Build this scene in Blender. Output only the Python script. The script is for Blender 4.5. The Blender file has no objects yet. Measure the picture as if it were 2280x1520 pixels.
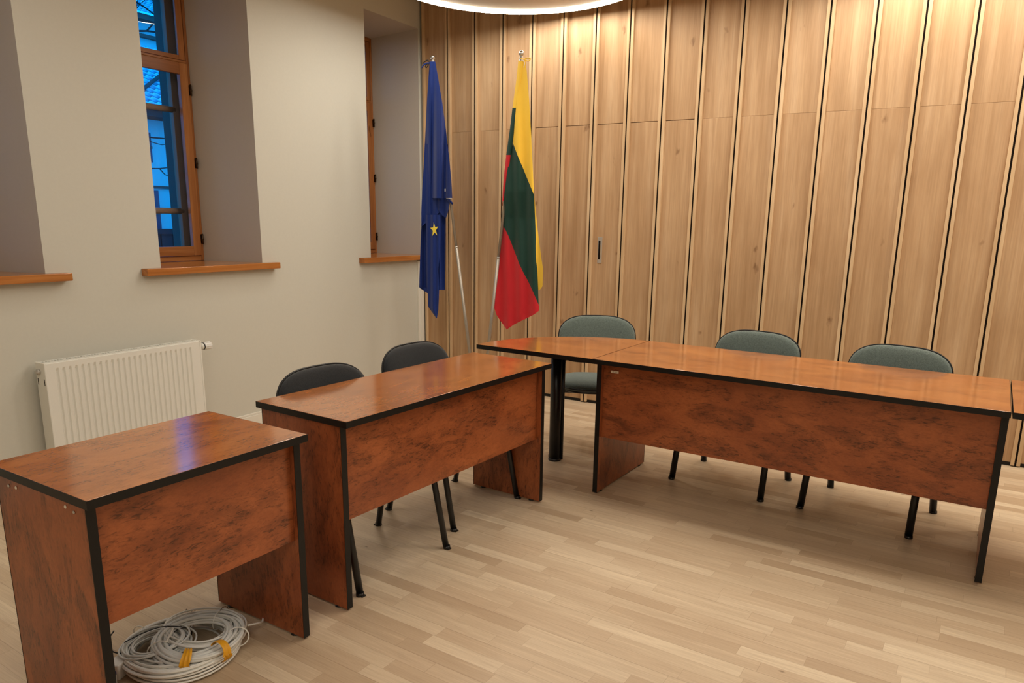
import bpy, bmesh, math, random
from mathutils import Vector, Matrix
random.seed(7)
C = bpy.context.scene.collection
PI = math.pi

# ------------------------------------------------------------------ helpers
class MB:
    """collects boxes, prisms and tubes, then links them as one mesh object"""
    def __init__(s):
        s.bm = bmesh.new(); s.mi = 0
    def _f(s, vs):
        try:
            f = s.bm.faces.new(vs); f.material_index = s.mi; return f
        except ValueError:
            return None
    def box(s, x0, x1, y0, y1, z0, z1, M=None):
        v = [Vector((x, y, z)) for x in (x0, x1) for y in (y0, y1) for z in (z0, z1)]
        if M: v = [M @ p for p in v]
        v = [s.bm.verts.new(p) for p in v]
        for q in ((0,1,3,2),(4,6,7,5),(0,4,5,1),(2,3,7,6),(0,2,6,4),(1,5,7,3)):
            s._f([v[i] for i in q])
        return s
    def quad(s, *pts):
        s._f([s.bm.verts.new(p) for p in pts]); return s
    def prism(s, poly, z0, z1, M=None):
        a = [Vector((p[0], p[1], z0)) for p in poly]; b = [Vector((p[0], p[1], z1)) for p in poly]
        if M: a = [M @ p for p in a]; b = [M @ p for p in b]
        a = [s.bm.verts.new(p) for p in a]; b = [s.bm.verts.new(p) for p in b]
        n = len(a)
        s._f(a[::-1]); s._f(b)
        for i in range(n): s._f([a[i], a[(i+1)%n], b[(i+1)%n], b[i]])
        return s
    def tube(s, pts, r, seg=12, caps=True, closed=False, aspect=1.0, up=None):
        pts = [Vector(p) for p in pts]; n = len(pts)
        rr = r if isinstance(r, (list, tuple)) else [r]*n
        rings = []; prev = None
        for i, p in enumerate(pts):
            if closed: t = pts[(i+1)%n] - pts[i-1]
            else: t = pts[min(i+1, n-1)] - pts[max(i-1, 0)]
            t.normalize()
            if prev is None:
                u = up.copy() if up else Vector((0,0,1))
                if abs(t.dot(u)) > .95: u = Vector((1,0,0))
            else: u = prev
            u = (u - t*t.dot(u)).normalized(); prev = u
            w = t.cross(u)
            rings.append([s.bm.verts.new(p + u*math.cos(k*2*PI/seg)*rr[i] + w*math.sin(k*2*PI/seg)*rr[i]*aspect) for k in range(seg)])
        m = n if closed else n-1
        for i in range(m):
            A, B = rings[i], rings[(i+1)%n]
            for k in range(seg):
                f = s._f([A[k], A[(k+1)%seg], B[(k+1)%seg], B[k]])
                if f: f.smooth = True
        if caps and not closed:
            s._f(rings[0][::-1]); s._f(rings[-1])
        return s
    def lathe(s, prof, seg=32, M=None):
        rings = []
        for (r, z) in prof:
            ring = [Vector((r*math.cos(k*2*PI/seg), r*math.sin(k*2*PI/seg), z)) for k in range(seg)]
            if M: ring = [M @ p for p in ring]
            rings.append([s.bm.verts.new(p) for p in ring])
        for A, B in zip(rings, rings[1:]):
            for k in range(seg):
                f = s._f([A[k], A[(k+1)%seg], B[(k+1)%seg], B[k]])
                if f: f.smooth = True
        s._f(rings[0][::-1]); s._f(rings[-1])
        return s
    def sphere(s, c, r, seg=20):
        prof = [(max(r*math.sin(a*PI/12), 1e-5), -r*math.cos(a*PI/12)) for a in range(0, 13)]
        return s.lathe(prof, seg, Matrix.Translation(c))
    def grid(s, fn, nu, nv):
        V = [[s.bm.verts.new(fn(i/nu, j/nv)) for j in range(nv+1)] for i in range(nu+1)]
        for i in range(nu):
            for j in range(nv):
                f = s._f([V[i][j], V[i+1][j], V[i+1][j+1], V[i][j+1]])
                if f: f.smooth = True
        return s
    def build(s, name, mats, parent=None, bevel=0, smooth=False, loc=None, fixn=True, label=None):
        if fixn: bmesh.ops.recalc_face_normals(s.bm, faces=s.bm.faces[:])
        me = bpy.data.meshes.new(name); s.bm.to_mesh(me); s.bm.free()
        for m in (mats if isinstance(mats, (list, tuple)) else [mats]): me.materials.append(m)
        if smooth:
            for p in me.polygons: p.use_smooth = True
        o = bpy.data.objects.new(name, me); C.objects.link(o)
        if parent: o.parent = parent
        if loc: o.location = loc
        if bevel:
            b = o.modifiers.new('bevel', 'BEVEL'); b.width = bevel; b.segments = 2; b.limit_method = 'ANGLE'
        if label: o['label'] = label
        return o

def empty(name, loc=(0,0,0), rz=0):
    o = bpy.data.objects.new(name, None); C.objects.link(o)
    o.location = loc; o.rotation_euler = (0, 0, rz); o.empty_display_size = .1
    return o
def tag(o, label, cat, group=None, kind=None):
    o['label'] = label; o['category'] = cat
    if group: o['group'] = group
    if kind: o['kind'] = kind
    return o
def struct(o):
    o['kind'] = 'structure'; return o
def copy_tree(o, parent=None):
    c = o.copy(); C.objects.link(c)
    if parent: c.parent = parent
    for ch in list(o.children): copy_tree(ch, c)
    return c

# ------------------------------------------------------------------ materials
def srgb(r, g, b):
    f = lambda c: c/12.92 if c <= .04045 else ((c+.055)/1.055)**2.4
    return (f(r/255), f(g/255), f(b/255), 1)
class NT:
    def __init__(s, name):
        s.m = bpy.data.materials.new(name); s.m.use_nodes = True
        s.t = s.m.node_tree; s.n = s.t.nodes; s.b = s.n['Principled BSDF']
    def node(s, typ, **kw):
        n = s.n.new(typ)
        for k, v in kw.items():
            if k.startswith('_'): setattr(n, k[1:], v)
            else: n.inputs[k.replace('__', ' ')].default_value = v
        return n
    def link(s, a, b): s.t.links.new(a, b)
    def math(s, op, a, b=None, c=None):
        n = s.n.new('ShaderNodeMath'); n.operation = op
        for i, v in enumerate((a, b, c)):
            if v is None: continue
            if isinstance(v, (int, float)): n.inputs[i].default_value = v
            else: s.link(v, n.inputs[i])
        return n.outputs[0]
    def mix(s, fac, a, b, mode='MIX'):
        n = s.n.new('ShaderNodeMix'); n.data_type = 'RGBA'; n.blend_type = mode
        for i, v in ((0, fac), (6, a), (7, b)):
            if isinstance(v, (int, float, tuple)): n.inputs[i].default_value = v
            else: s.link(v, n.inputs[i])
        return n.outputs[2]
    def ramp(s, fac, *stops):
        n = s.n.new('ShaderNodeValToRGB'); e = n.color_ramp.elements
        while len(e) < len(stops): e.new(.5)
        for k, (p, c) in enumerate(stops):
            e[k].position = p; e[k].color = c if isinstance(c, tuple) else (c, c, c, 1)
        s.link(fac, n.inputs[0]); return n.outputs[0]
    def coords(s, scale, rnd=0, rot=0):
        tc = s.node('ShaderNodeTexCoord'); mp = s.node('ShaderNodeMapping')
        mp.inputs['Scale'].default_value = scale; mp.inputs['Rotation'].default_value = (0, 0, rot)
        s.link(tc.outputs['Object'], mp.inputs['Vector'])
        if rnd:
            oi = s.node('ShaderNodeObjectInfo')
            add = s.node('ShaderNodeVectorMath', _operation='ADD')
            sc = s.math('MULTIPLY', oi.outputs['Random'], rnd)
            cb = s.node('ShaderNodeCombineXYZ'); 
            for i in range(3): s.link(sc, cb.inputs[i])
            s.link(mp.outputs[0], add.inputs[0]); s.link(cb.outputs[0], add.inputs[1])
            return add.outputs[0]
        return mp.outputs[0]
    def noise(s, vec, scale, detail=4, rough=.55, dist=0):
        n = s.node('ShaderNodeTexNoise', Scale=scale, Detail=detail, Roughness=rough, Distortion=dist)
        s.link(vec, n.inputs['Vector']); return n.outputs['Fac']
    def bump(s, h, strength=.2, dist=.01):
        n = s.node('ShaderNodeBump', Strength=strength, Distance=dist); s.link(h, n.inputs['Height'])
        s.link(n.outputs[0], s.b.inputs['Normal'])
    def base(s, c):
        if isinstance(c, tuple): s.b.inputs['Base Color'].default_value = c
        else: s.link(c, s.b.inputs['Base Color'])
    def rough(s, v):
        if isinstance(v, (int, float)): s.b.inputs['Roughness'].default_value = v
        else: s.link(v, s.b.inputs['Roughness'])

def plain(name, col, rough=.5, metal=0, spec=.5, bumpy=0, scale=200):
    t = NT(name); t.rough(rough); t.b.inputs['Metallic'].default_value = metal
    t.b.inputs['Specular IOR Level'].default_value = spec
    v = t.coords((1, 1, 1)); n = t.noise(v, scale, 2)
    t.base(t.mix(t.math('MULTIPLY', n, .12), col, (col[0]*.6, col[1]*.6, col[2]*.6, 1)))
    if bumpy: t.bump(n, bumpy, .002)
    return t.m

def laminate(name, axis, dark=(70, 35, 21), mid=(144, 75, 41), light=(176, 99, 56), rough=.28, marks=1.0, coat=0):
    """red-brown calvados pattern: smoky patches with short dark ticks gathered in them"""
    t = NT(name)
    def sc(a, b):
        v = [b, b, b]; v[axis] = a; return tuple(v)
    v1 = t.coords(sc(1.0, 1.9), 17); v2 = t.coords(sc(11, 42), 11); v3 = t.coords(sc(2.6, 6.0), 23); v4 = t.coords(sc(30, 60), 5)
    cloud = t.noise(v1, 2.6, 5, .62, .5)
    streak = t.noise(v2, 2.4, 4, .72, 1.0)
    blot = t.noise(v3, 1.7, 7, .66, .9)
    fine = t.noise(v4, 2.0, 3, .6, .6)
    c = t.ramp(cloud, (.32, srgb(*mid)), (.68, srgb(*light)))
    m1 = t.ramp(blot, (.46, 0.), (.70, 1.))
    c = t.mix(t.math('MULTIPLY', m1, .62*marks), c, srgb(*dark))
    c = t.mix(t.math('MULTIPLY', t.ramp(fine, (.4, .0), (.75, .5)), .5*marks), c, srgb(*dark))
    m2 = t.ramp(streak, (.53, 0.), (.61, 1.))
    g = t.ramp(blot, (.42, .14), (.56, 1.))
    c = t.mix(t.math('MULTIPLY', t.math('MULTIPLY', m2, g), .66*marks), c, srgb(dark[0]*.75, dark[1]*.75, dark[2]*.75))
    t.base(c); t.rough(rough); t.b.inputs['Specular IOR Level'].default_value = .45
    t.b.inputs['Coat Weight'].default_value = coat; t.b.inputs['Coat Roughness'].default_value = .13
    t.bump(streak, .03, .001)
    return t.m

def oak_panel(name, dark, mid, light, axis=2, knots=True, rough=.5, rnd=31):
    t = NT(name)
    def sc(a, b):
        v = [b, b, b]; v[axis] = a; return tuple(v)
    vg = t.coords(sc(.45, 9), rnd); vf = t.coords(sc(3, 130), rnd); vm = t.coords(sc(1.2, 3), rnd)
    g = t.noise(vg, 1.6, 5, .6, .5); f = t.noise(vf, 1.0, 3, .6); m = t.noise(vm, 1.8, 3, .5)
    c = t.ramp(g, (.3, srgb(*dark)), (.5, srgb(*mid)), (.7, srgb(*light)))
    c = t.mix(t.ramp(m, (.4, 0.), (.75, .45)), c, srgb(dark[0]*.93, dark[1]*.9, dark[2]*.86))
    c = t.mix(t.ramp(f, (.35, .22), (.6, 0.)), c, srgb(dark[0]*.75, dark[1]*.7, dark[2]*.65))
    if knots:
        vk = t.coords(sc(2.4, 4.6), rnd)
        w = t.node('ShaderNodeTexNoise', Scale=5, Detail=2); t.link(vk, w.inputs['Vector'])
        mixv = t.node('ShaderNodeVectorMath', _operation='MULTIPLY_ADD')
        t.link(w.outputs['Color'], mixv.inputs[0]); mixv.inputs[1].default_value = (.35, .35, .35); t.link(vk, mixv.inputs[2])
        vo = t.node('ShaderNodeTexVoronoi', Scale=1.5); t.link(mixv.outputs[0], vo.inputs['Vector'])
        k = t.ramp(vo.outputs['Distance'], (.04, .65), (.14, 0.))
        wn = t.node('ShaderNodeSeparateColor'); t.link(vo.outputs['Color'], wn.inputs[0])
        k = t.math('MULTIPLY', k, t.math('GREATER_THAN', wn.outputs[0], .3))
        c = t.mix(k, c, srgb(dark[0]*.62, dark[1]*.52, dark[2]*.45))
    oi = t.node('ShaderNodeObjectInfo')
    c = t.mix(t.math('MULTIPLY', oi.outputs['Random'], .22), c, srgb(dark[0], dark[1], dark[2]))
    t.base(c); t.rough(rough); t.bump(f, .06, .001)
    t.b.inputs['Specular IOR Level'].default_value = .3
    return t.m

def parquet():
    t = NT('parquet'); W = .0623
    tc = t.node('ShaderNodeTexCoord'); mp = t.node('ShaderNodeMapping'); mp.inputs['Rotation'].default_value = (0, 0, math.radians(2.6))
    t.link(tc.outputs['Object'], mp.inputs['Vector'])
    sp = t.node('ShaderNodeSeparateXYZ'); t.link(mp.outputs[0], sp.inputs[0])
    x, y = sp.outputs[0], sp.outputs[1]
    ry = t.math('DIVIDE', y, W); row = t.math('FLOOR', ry)
    def wn(a, seed):
        n = t.node('ShaderNodeTexWhiteNoise', _noise_dimensions='2D')
        cb = t.node('ShaderNodeCombineXYZ'); t.link(a, cb.inputs[0]) if not isinstance(a, (int, float)) else None
        if isinstance(seed, (int, float)): cb.inputs[1].default_value = seed
        else: t.link(seed, cb.inputs[1])
        t.link(cb.outputs[0], n.inputs['Vector']); return n.outputs['Value']
    off = t.math('MULTIPLY', wn(row, 3.3), 9)
    L = t.math('MULTIPLY_ADD', wn(row, 7.1), .22, .30)
    # the strips differ in length: warp the running coordinate a little
    xw = t.math('MULTIPLY_ADD', t.math('SINE', t.math('MULTIPLY_ADD', x, 4.1, off)), .06, x)
    rx = t.math('ADD', t.math('DIVIDE', xw, L), off); col = t.math('FLOOR', rx)
    idv = wn(col, row)
    cbv = t.node('ShaderNodeCombineXYZ')
    t.link(t.math('MULTIPLY_ADD', idv, 40, t.math('MULTIPLY', x, 1.6)), cbv.inputs[0]); t.link(t.math('MULTIPLY', y, 26), cbv.inputs[1])
    t.link(t.math('MULTIPLY', idv, 90), cbv.inputs[2])
    g = t.noise(cbv.outputs[0], 1.7, 5, .62, .7)
    cbf = t.node('ShaderNodeCombineXYZ'); t.link(t.math('MULTIPLY', x, 9), cbf.inputs[0]); t.link(t.math('MULTIPLY', y, 330), cbf.inputs[1]); t.link(t.math('MULTIPLY', idv, 90), cbf.inputs[2])
    f = t.noise(cbf.outputs[0], 1, 2, .6)
    tone = t.ramp(idv, (0., srgb(188, 164, 134)), (.25, srgb(203, 180, 150)), (.7, srgb(209, 188, 158)), (1., srgb(222, 203, 173)))
    c = t.mix(t.ramp(g, (.38, .28), (.62, 0.)), tone, srgb(170, 144, 118))
    c = t.mix(t.ramp(g, (.6, 0.), (.8, .4)), c, srgb(230, 208, 176))
    c = t.mix(t.ramp(f, (.3, .22), (.6, 0.)), c, srgb(150, 118, 88))
    # small knots
    vk = t.node('ShaderNodeTexVoronoi', Scale=1.0); cbk = t.node('ShaderNodeCombineXYZ')
    t.link(t.math('MULTIPLY', x, 3.2), cbk.inputs[0]); t.link(t.math('MULTIPLY', y, 6.5), cbk.inputs[1]); t.link(cbk.outputs[0], vk.inputs['Vector'])
    c = t.mix(t.ramp(vk.outputs['Distance'], (.02, .6), (.045, 0.)), c, srgb(96, 70, 50))
    # joints
    fy = t.math('FRACT', ry); ey = t.math('MINIMUM', fy, t.math('SUBTRACT', 1., fy))
    fx = t.math('FRACT', rx); ex = t.math('MULTIPLY', t.math('MINIMUM', fx, t.math('SUBTRACT', 1., fx)), 6)
    e = t.ramp(t.math('MINIMUM', ey, ex), (.0, .35), (.02, 0.))
    b3 = t.math('FRACT', t.math('DIVIDE', ry, 3.)); eb = t.math('MINIMUM', b3, t.math('SUBTRACT', 1., b3))
    e = t.math('MAXIMUM', e, t.ramp(eb, (.0, .55), (.009, 0.)))
    c = t.mix(e, c, srgb(120, 92, 68))
    t.base(c); t.rough(t.math('MULTIPLY_ADD', g, .12, .33)); t.b.inputs['Specular IOR Level'].default_value = .4
    t.bump(f, .05, .001)
    return t.m

def emission(name, col, s):
    m = bpy.data.materials.new(name); m.use_nodes = True; n = m.node_tree.nodes; n.clear()
    e = n.new('ShaderNodeEmission'); o = n.new('ShaderNodeOutputMaterial')
    e.inputs[0].default_value = col; e.inputs[1].default_value = s
    m.node_tree.links.new(e.outputs[0], o.inputs[0]); return m

def fabric(name, c1, c2, scale=420):
    t = NT(name); v = t.coords((1, 1, 1))
    n = t.noise(v, scale, 2, .7); n2 = t.noise(v, 130, 2, .6); n3 = t.noise(v, 6, 2)
    c = t.mix(t.ramp(n, (.35, 0.), (.65, 1.)), srgb(*c1), srgb(*c2))
    c = t.mix(t.ramp(n2, (.45, 0.), (.7, .35)), c, srgb(c1[0]*.8, c1[1]*.8, c1[2]*.8))
    c = t.mix(t.math('MULTIPLY', n3, .2), c, srgb(c1[0]*.8, c1[1]*.8, c1[2]*.8))
    t.base(c); t.rough(.95); t.b.inputs['Sheen Weight'].default_value = .25; t.b.inputs['Specular IOR Level'].default_value = .15
    t.bump(n, .5, .002); return t.m

def flagcloth(name, col):
    t = NT(name); v = t.coords((1, 1, 1)); n = t.noise(v, 900, 2); n2 = t.noise(v, 9, 3)
    c = t.mix(t.math('MULTIPLY', n2, .25), col, (col[0]*.65, col[1]*.65, col[2]*.65, 1))
    t.base(c); t.rough(.6); t.b.inputs['Sheen Weight'].default_value = .15; t.bump(n, .15, .001)
    t.b.inputs['Specular IOR Level'].default_value = .3
    return t.m

def glassy():
    m = bpy.data.materials.new('window_glass'); m.use_nodes = True; nt = m.node_tree; n = nt.nodes; n.clear()
    o = n.new('ShaderNodeOutputMaterial'); mx = n.new('ShaderNodeMixShader'); tr = n.new('ShaderNodeBsdfTransparent')
    gl = n.new('ShaderNodeBsdfGlossy'); fr = n.new('ShaderNodeFresnel')
    gl.inputs['Roughness'].default_value = .01; fr.inputs[0].default_value = 1.25
    tr.inputs[0].default_value = (.92, .95, .97, 1)
    nt.links.new(fr.outputs[0], mx.inputs[0]); nt.links.new(tr.outputs[0], mx.inputs[1]); nt.links.new(gl.outputs[0], mx.inputs[2])
    nt.links.new(mx.outputs[0], o.inputs[0]); return m

def rooftile():
    t = NT('roof_tile'); tc = t.node('ShaderNodeTexCoord'); sp = t.node('ShaderNodeSeparateXYZ'); t.link(tc.outputs['Object'], sp.inputs[0])
    a = t.math('SINE', t.math('MULTIPLY', sp.outputs[1], 2*PI/.15)); b = t.math('FRACT', t.math('MULTIPLY_ADD', a, .18, t.math('DIVIDE', sp.outputs[2], .095)))
    c = t.ramp(b, (0., srgb(50, 60, 90)), (.28, srgb(120, 135, 170)), (1., srgb(235, 240, 250)))
    t.base(c); t.rough(.7); return t.m

M = {}
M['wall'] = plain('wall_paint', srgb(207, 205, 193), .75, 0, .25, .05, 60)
M['reveal'] = plain('shaded_reveal_paint', srgb(190, 180, 166), .75, 0, .25, .05, 60)  # wall paint darkened, the niche shade is in the colour
M['ceil'] = plain('ceiling_paint', srgb(214, 200, 176), .8, 0, .2)
M['disc'] = plain('disc_plaster', srgb(190, 172, 148), .8, 0, .2)
M['white'] = plain('white_enamel', srgb(232, 231, 222), .35, 0, .5)
M['baseboard'] = plain('white_skirting', srgb(228, 224, 212), .4)
M['black'] = plain('black_edging', srgb(13, 12, 11), .42, 0, .35)
M['blackmetal'] = plain('black_powder_coat', srgb(13, 13, 14), .35, 0, .5)
M['dark'] = plain('dark_gap', srgb(28, 20, 14), .8, 0, .1)
M['void'] = plain('dark_backing', srgb(70, 48, 32), .8, 0, .1)
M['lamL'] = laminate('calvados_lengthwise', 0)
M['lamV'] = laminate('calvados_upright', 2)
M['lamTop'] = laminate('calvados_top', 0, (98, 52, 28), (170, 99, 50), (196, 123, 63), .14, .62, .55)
M['oak'] = oak_panel('oak_panel', (176, 140, 102), (196, 161, 122), (210, 178, 141))
M['oakfin'] = oak_panel('oak_batten', (200, 167, 126), (214, 183, 143), (226, 198, 160), knots=False)
M['sill'] = oak_panel('varnished_sill', (160, 96, 46), (188, 122, 64), (206, 144, 84), axis=1, knots=False, rough=.13)
M['frame'] = oak_panel('varnished_frame', (132, 80, 42), (166, 106, 58), (186, 126, 74), axis=2, knots=True, rough=.25)
M['frameH'] = oak_panel('varnished_rail', (132, 80, 42), (166, 106, 58), (186, 126, 74), axis=1, knots=False, rough=.25)
M['outerframe'] = plain('brown_outer_frame', srgb(168, 130, 104), .5)
M['floor'] = parquet()
M['steel'] = plain('brushed_steel', srgb(200, 196, 188), .35, .55)
M['chrome'] = plain('chrome_knob', srgb(220, 220, 220), .12, 1)
M['alu'] = plain('aluminium_pole', srgb(168, 160, 148), .38, .45)
M['brass'] = plain('antique_hinge', srgb(70, 52, 34), .35, .8)
M['glass'] = glassy()
M['greyfab'] = fabric('grey_green_fabric', (78, 88, 84), (118, 130, 122))
M['blackfab'] = fabric('black_fabric', (34, 36, 38), (52, 54, 56))
M['euBlue'] = flagcloth('blue_flag_cloth', srgb(8, 44, 122))
M['yellow'] = flagcloth('yellow_flag_cloth', srgb(255, 208, 66))
M['green'] = flagcloth('green_flag_cloth', srgb(22, 62, 52))
M['red'] = flagcloth('red_flag_cloth', srgb(206, 34, 44))
M['star'] = flagcloth('yellow_star', srgb(255, 232, 84))
M['whiteclip'] = plain('white_plastic', srgb(232, 230, 224), .35)
M['cable'] = plain('white_cable', srgb(238, 236, 228), .45)
M['cable2'] = plain('grey_white_cable', srgb(226, 227, 222), .45)
M['tape'] = plain('yellow_tape', srgb(238, 172, 30), .5, 0, .5, .6, 60)
M['tie'] = plain('dark_tie', srgb(24, 24, 28), .5)
M['redmark'] = plain('copper_end', srgb(140, 66, 44), .5)
M['clear'] = plain('clear_plug', srgb(214, 214, 210), .15)
M['bluemark'] = plain('blue_ring', srgb(16, 26, 110), .3)
M['wire'] = plain('brown_wire', srgb(92, 66, 46), .5)
M['plaster'] = plain('outdoor_plaster', srgb(225, 228, 230), .9, 0, .1, .2, 8)
M['outreveal'] = plain('outer_reveal_plaster', srgb(128, 92, 88), .9, 0, .1)
M['outglass'] = plain('dark_house_window', srgb(46, 60, 92), .2)
M['roof'] = rooftile()
M['bark'] = plain('dark_bark', srgb(40, 36, 40), .9)
M['fence'] = plain('dark_fence', srgb(30, 32, 40), .8)
M['ridge'] = plain('ridge_tile', srgb(120, 50, 50), .8)
M['text'] = plain('sticker_print', srgb(110, 98, 84), .6)
M['sticker'] = plain('sticker_paper', srgb(236, 222, 200), .6)
M['ledring'] = emission('led_ring_glow', (1.0, .93, .82, 1), 84)
M['ledring2'] = emission('led_ring_glow_soft', (1.0, .95, .87, 1), 37)
M['ledring4'] = emission('led_ring_glow_dim', (1.0, .95, .87, 1), 26)
M['ledring3'] = emission('led_ring_glow_strong', (1.0, .93, .82, 1), 108)
M['ledside'] = emission('led_side_glow', (1.0, .95, .86, 1), 3.2)

# ------------------------------------------------------------------ room shell
XL, XR, YB, YF, ZC = -4.12, 3.3, 5.34, -2.6, 3.25
ZT = 3.01          # niche soffit at the wall face
SILL = 1.14
XW = -4.58         # window plane
floor = struct(MB().box(XL, XR, YF, YB+.1, -.06, 0).build('floor', M['floor']))
# ceiling with the wall thickness over it
struct(MB().box(XL-.5, XR+.1, YF-.1, YB+.12, ZC, ZC+.1).build('ceiling', M['ceil']))
struct(MB().box(XR, XR+.1, YF, YB+.12, 0, ZC).build('wall_right', M['wall']))
struct(MB().box(XL-.5, XR+.1, YF-.1, YF, 0, ZC).build('wall_front', M['wall']))

niches = [(1.316, 2.078, 1.425, 1.965), (2.739, 3.500, 2.855, 3.384), (4.606, 5.268, 4.69, 5.205)]
wl = MB()
y = YF
zs, zt = 1.10, ZT
wl.quad((XL, YF, 0), (XL, YB+.1, 0), (XL, YB+.1, zs), (XL, YF, zs))
wl.quad((XL, YF, zt), (XL, YB+.1, zt), (XL, YB+.1, ZC), (XL, YF, ZC))
edges = [YF] + [e for n in niches for e in n[:2]] + [YB+.1]
for a, b in zip(edges[::2], edges[1::2]):
    wl.quad((XL, a, zs), (XL, b, zs), (XL, b, zt), (XL, a, zt))
XO, XO2 = -4.74, -5.02
for (a, b, a2, b2) in niches:
    zt2 = 2.965; zb = zs
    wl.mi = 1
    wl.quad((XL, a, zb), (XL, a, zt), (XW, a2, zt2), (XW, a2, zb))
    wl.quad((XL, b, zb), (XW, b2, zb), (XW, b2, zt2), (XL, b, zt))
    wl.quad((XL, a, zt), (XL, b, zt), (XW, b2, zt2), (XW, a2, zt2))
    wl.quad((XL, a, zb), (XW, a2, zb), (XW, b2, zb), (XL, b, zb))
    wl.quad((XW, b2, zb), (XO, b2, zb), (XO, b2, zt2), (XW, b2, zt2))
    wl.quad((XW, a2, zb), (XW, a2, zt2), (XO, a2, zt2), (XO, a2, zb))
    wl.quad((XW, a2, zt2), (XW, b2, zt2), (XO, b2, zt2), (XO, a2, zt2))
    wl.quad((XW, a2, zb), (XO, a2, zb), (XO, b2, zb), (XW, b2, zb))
    wl.mi = 2
    b3, a3 = b2+.075, a2-.075
    wl.quad((XO, b2, zb), (XO2, b3, zb), (XO2, b3, zt2), (XO, b2, zt2))
    wl.quad((XO, a2, zb), (XO, a2, zt2), (XO2, a3, zt2), (XO2, a3, zb))
    wl.quad((XO, a2, zt2), (XO, b2, zt2), (XO2, b3, zt2), (XO2, a3, zt2))
    wl.quad((XO, a2, zb), (XO2, a3, zb), (XO2, b3, zb), (XO, b2, zb))
# outer face of the thick wall
wl.mi = 2
oe = [YF] + [e for n in niches for e in (n[2]-.075, n[3]+.075)] + [YB+.1]
for a, b in zip(oe[::2], oe[1::2]):
    wl.quad((XO2, a, zs), (XO2, a, 2.965), (XO2, b, 2.965), (XO2, b, zs))
wl.quad((XO2, YF, 0), (XO2, YF, zs), (XO2, YB+.1, zs), (XO2, YB+.1, 0))
wl.quad((XO2, YF, 2.965), (XO2, YF, ZC+.1), (XO2, YB+.1, ZC+.1), (XO2, YB+.1, 2.965))
wall_left = struct(wl.build('wall_left', [M['wall'], M['reveal'], M['outreveal']], fixn=False))

# baseboard on the left wall
bb = MB(); bb.box(XL, XL+.014, YF, 5.2, 0, .085); bb.box(XL, XL+.009, YF, 5.2, .085, .100)
struct(bb.build('baseboard_left', M['baseboard'], bevel=.003))
tr = MB(); tr.box(XL, XL+.018, 5.205, 5.285, 0, 1.09); tr.box(XL, XL+.030, 5.228, 5.262, 0, 1.09)
struct(tr.build('trim_1', M['baseboard'], bevel=.003))

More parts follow.
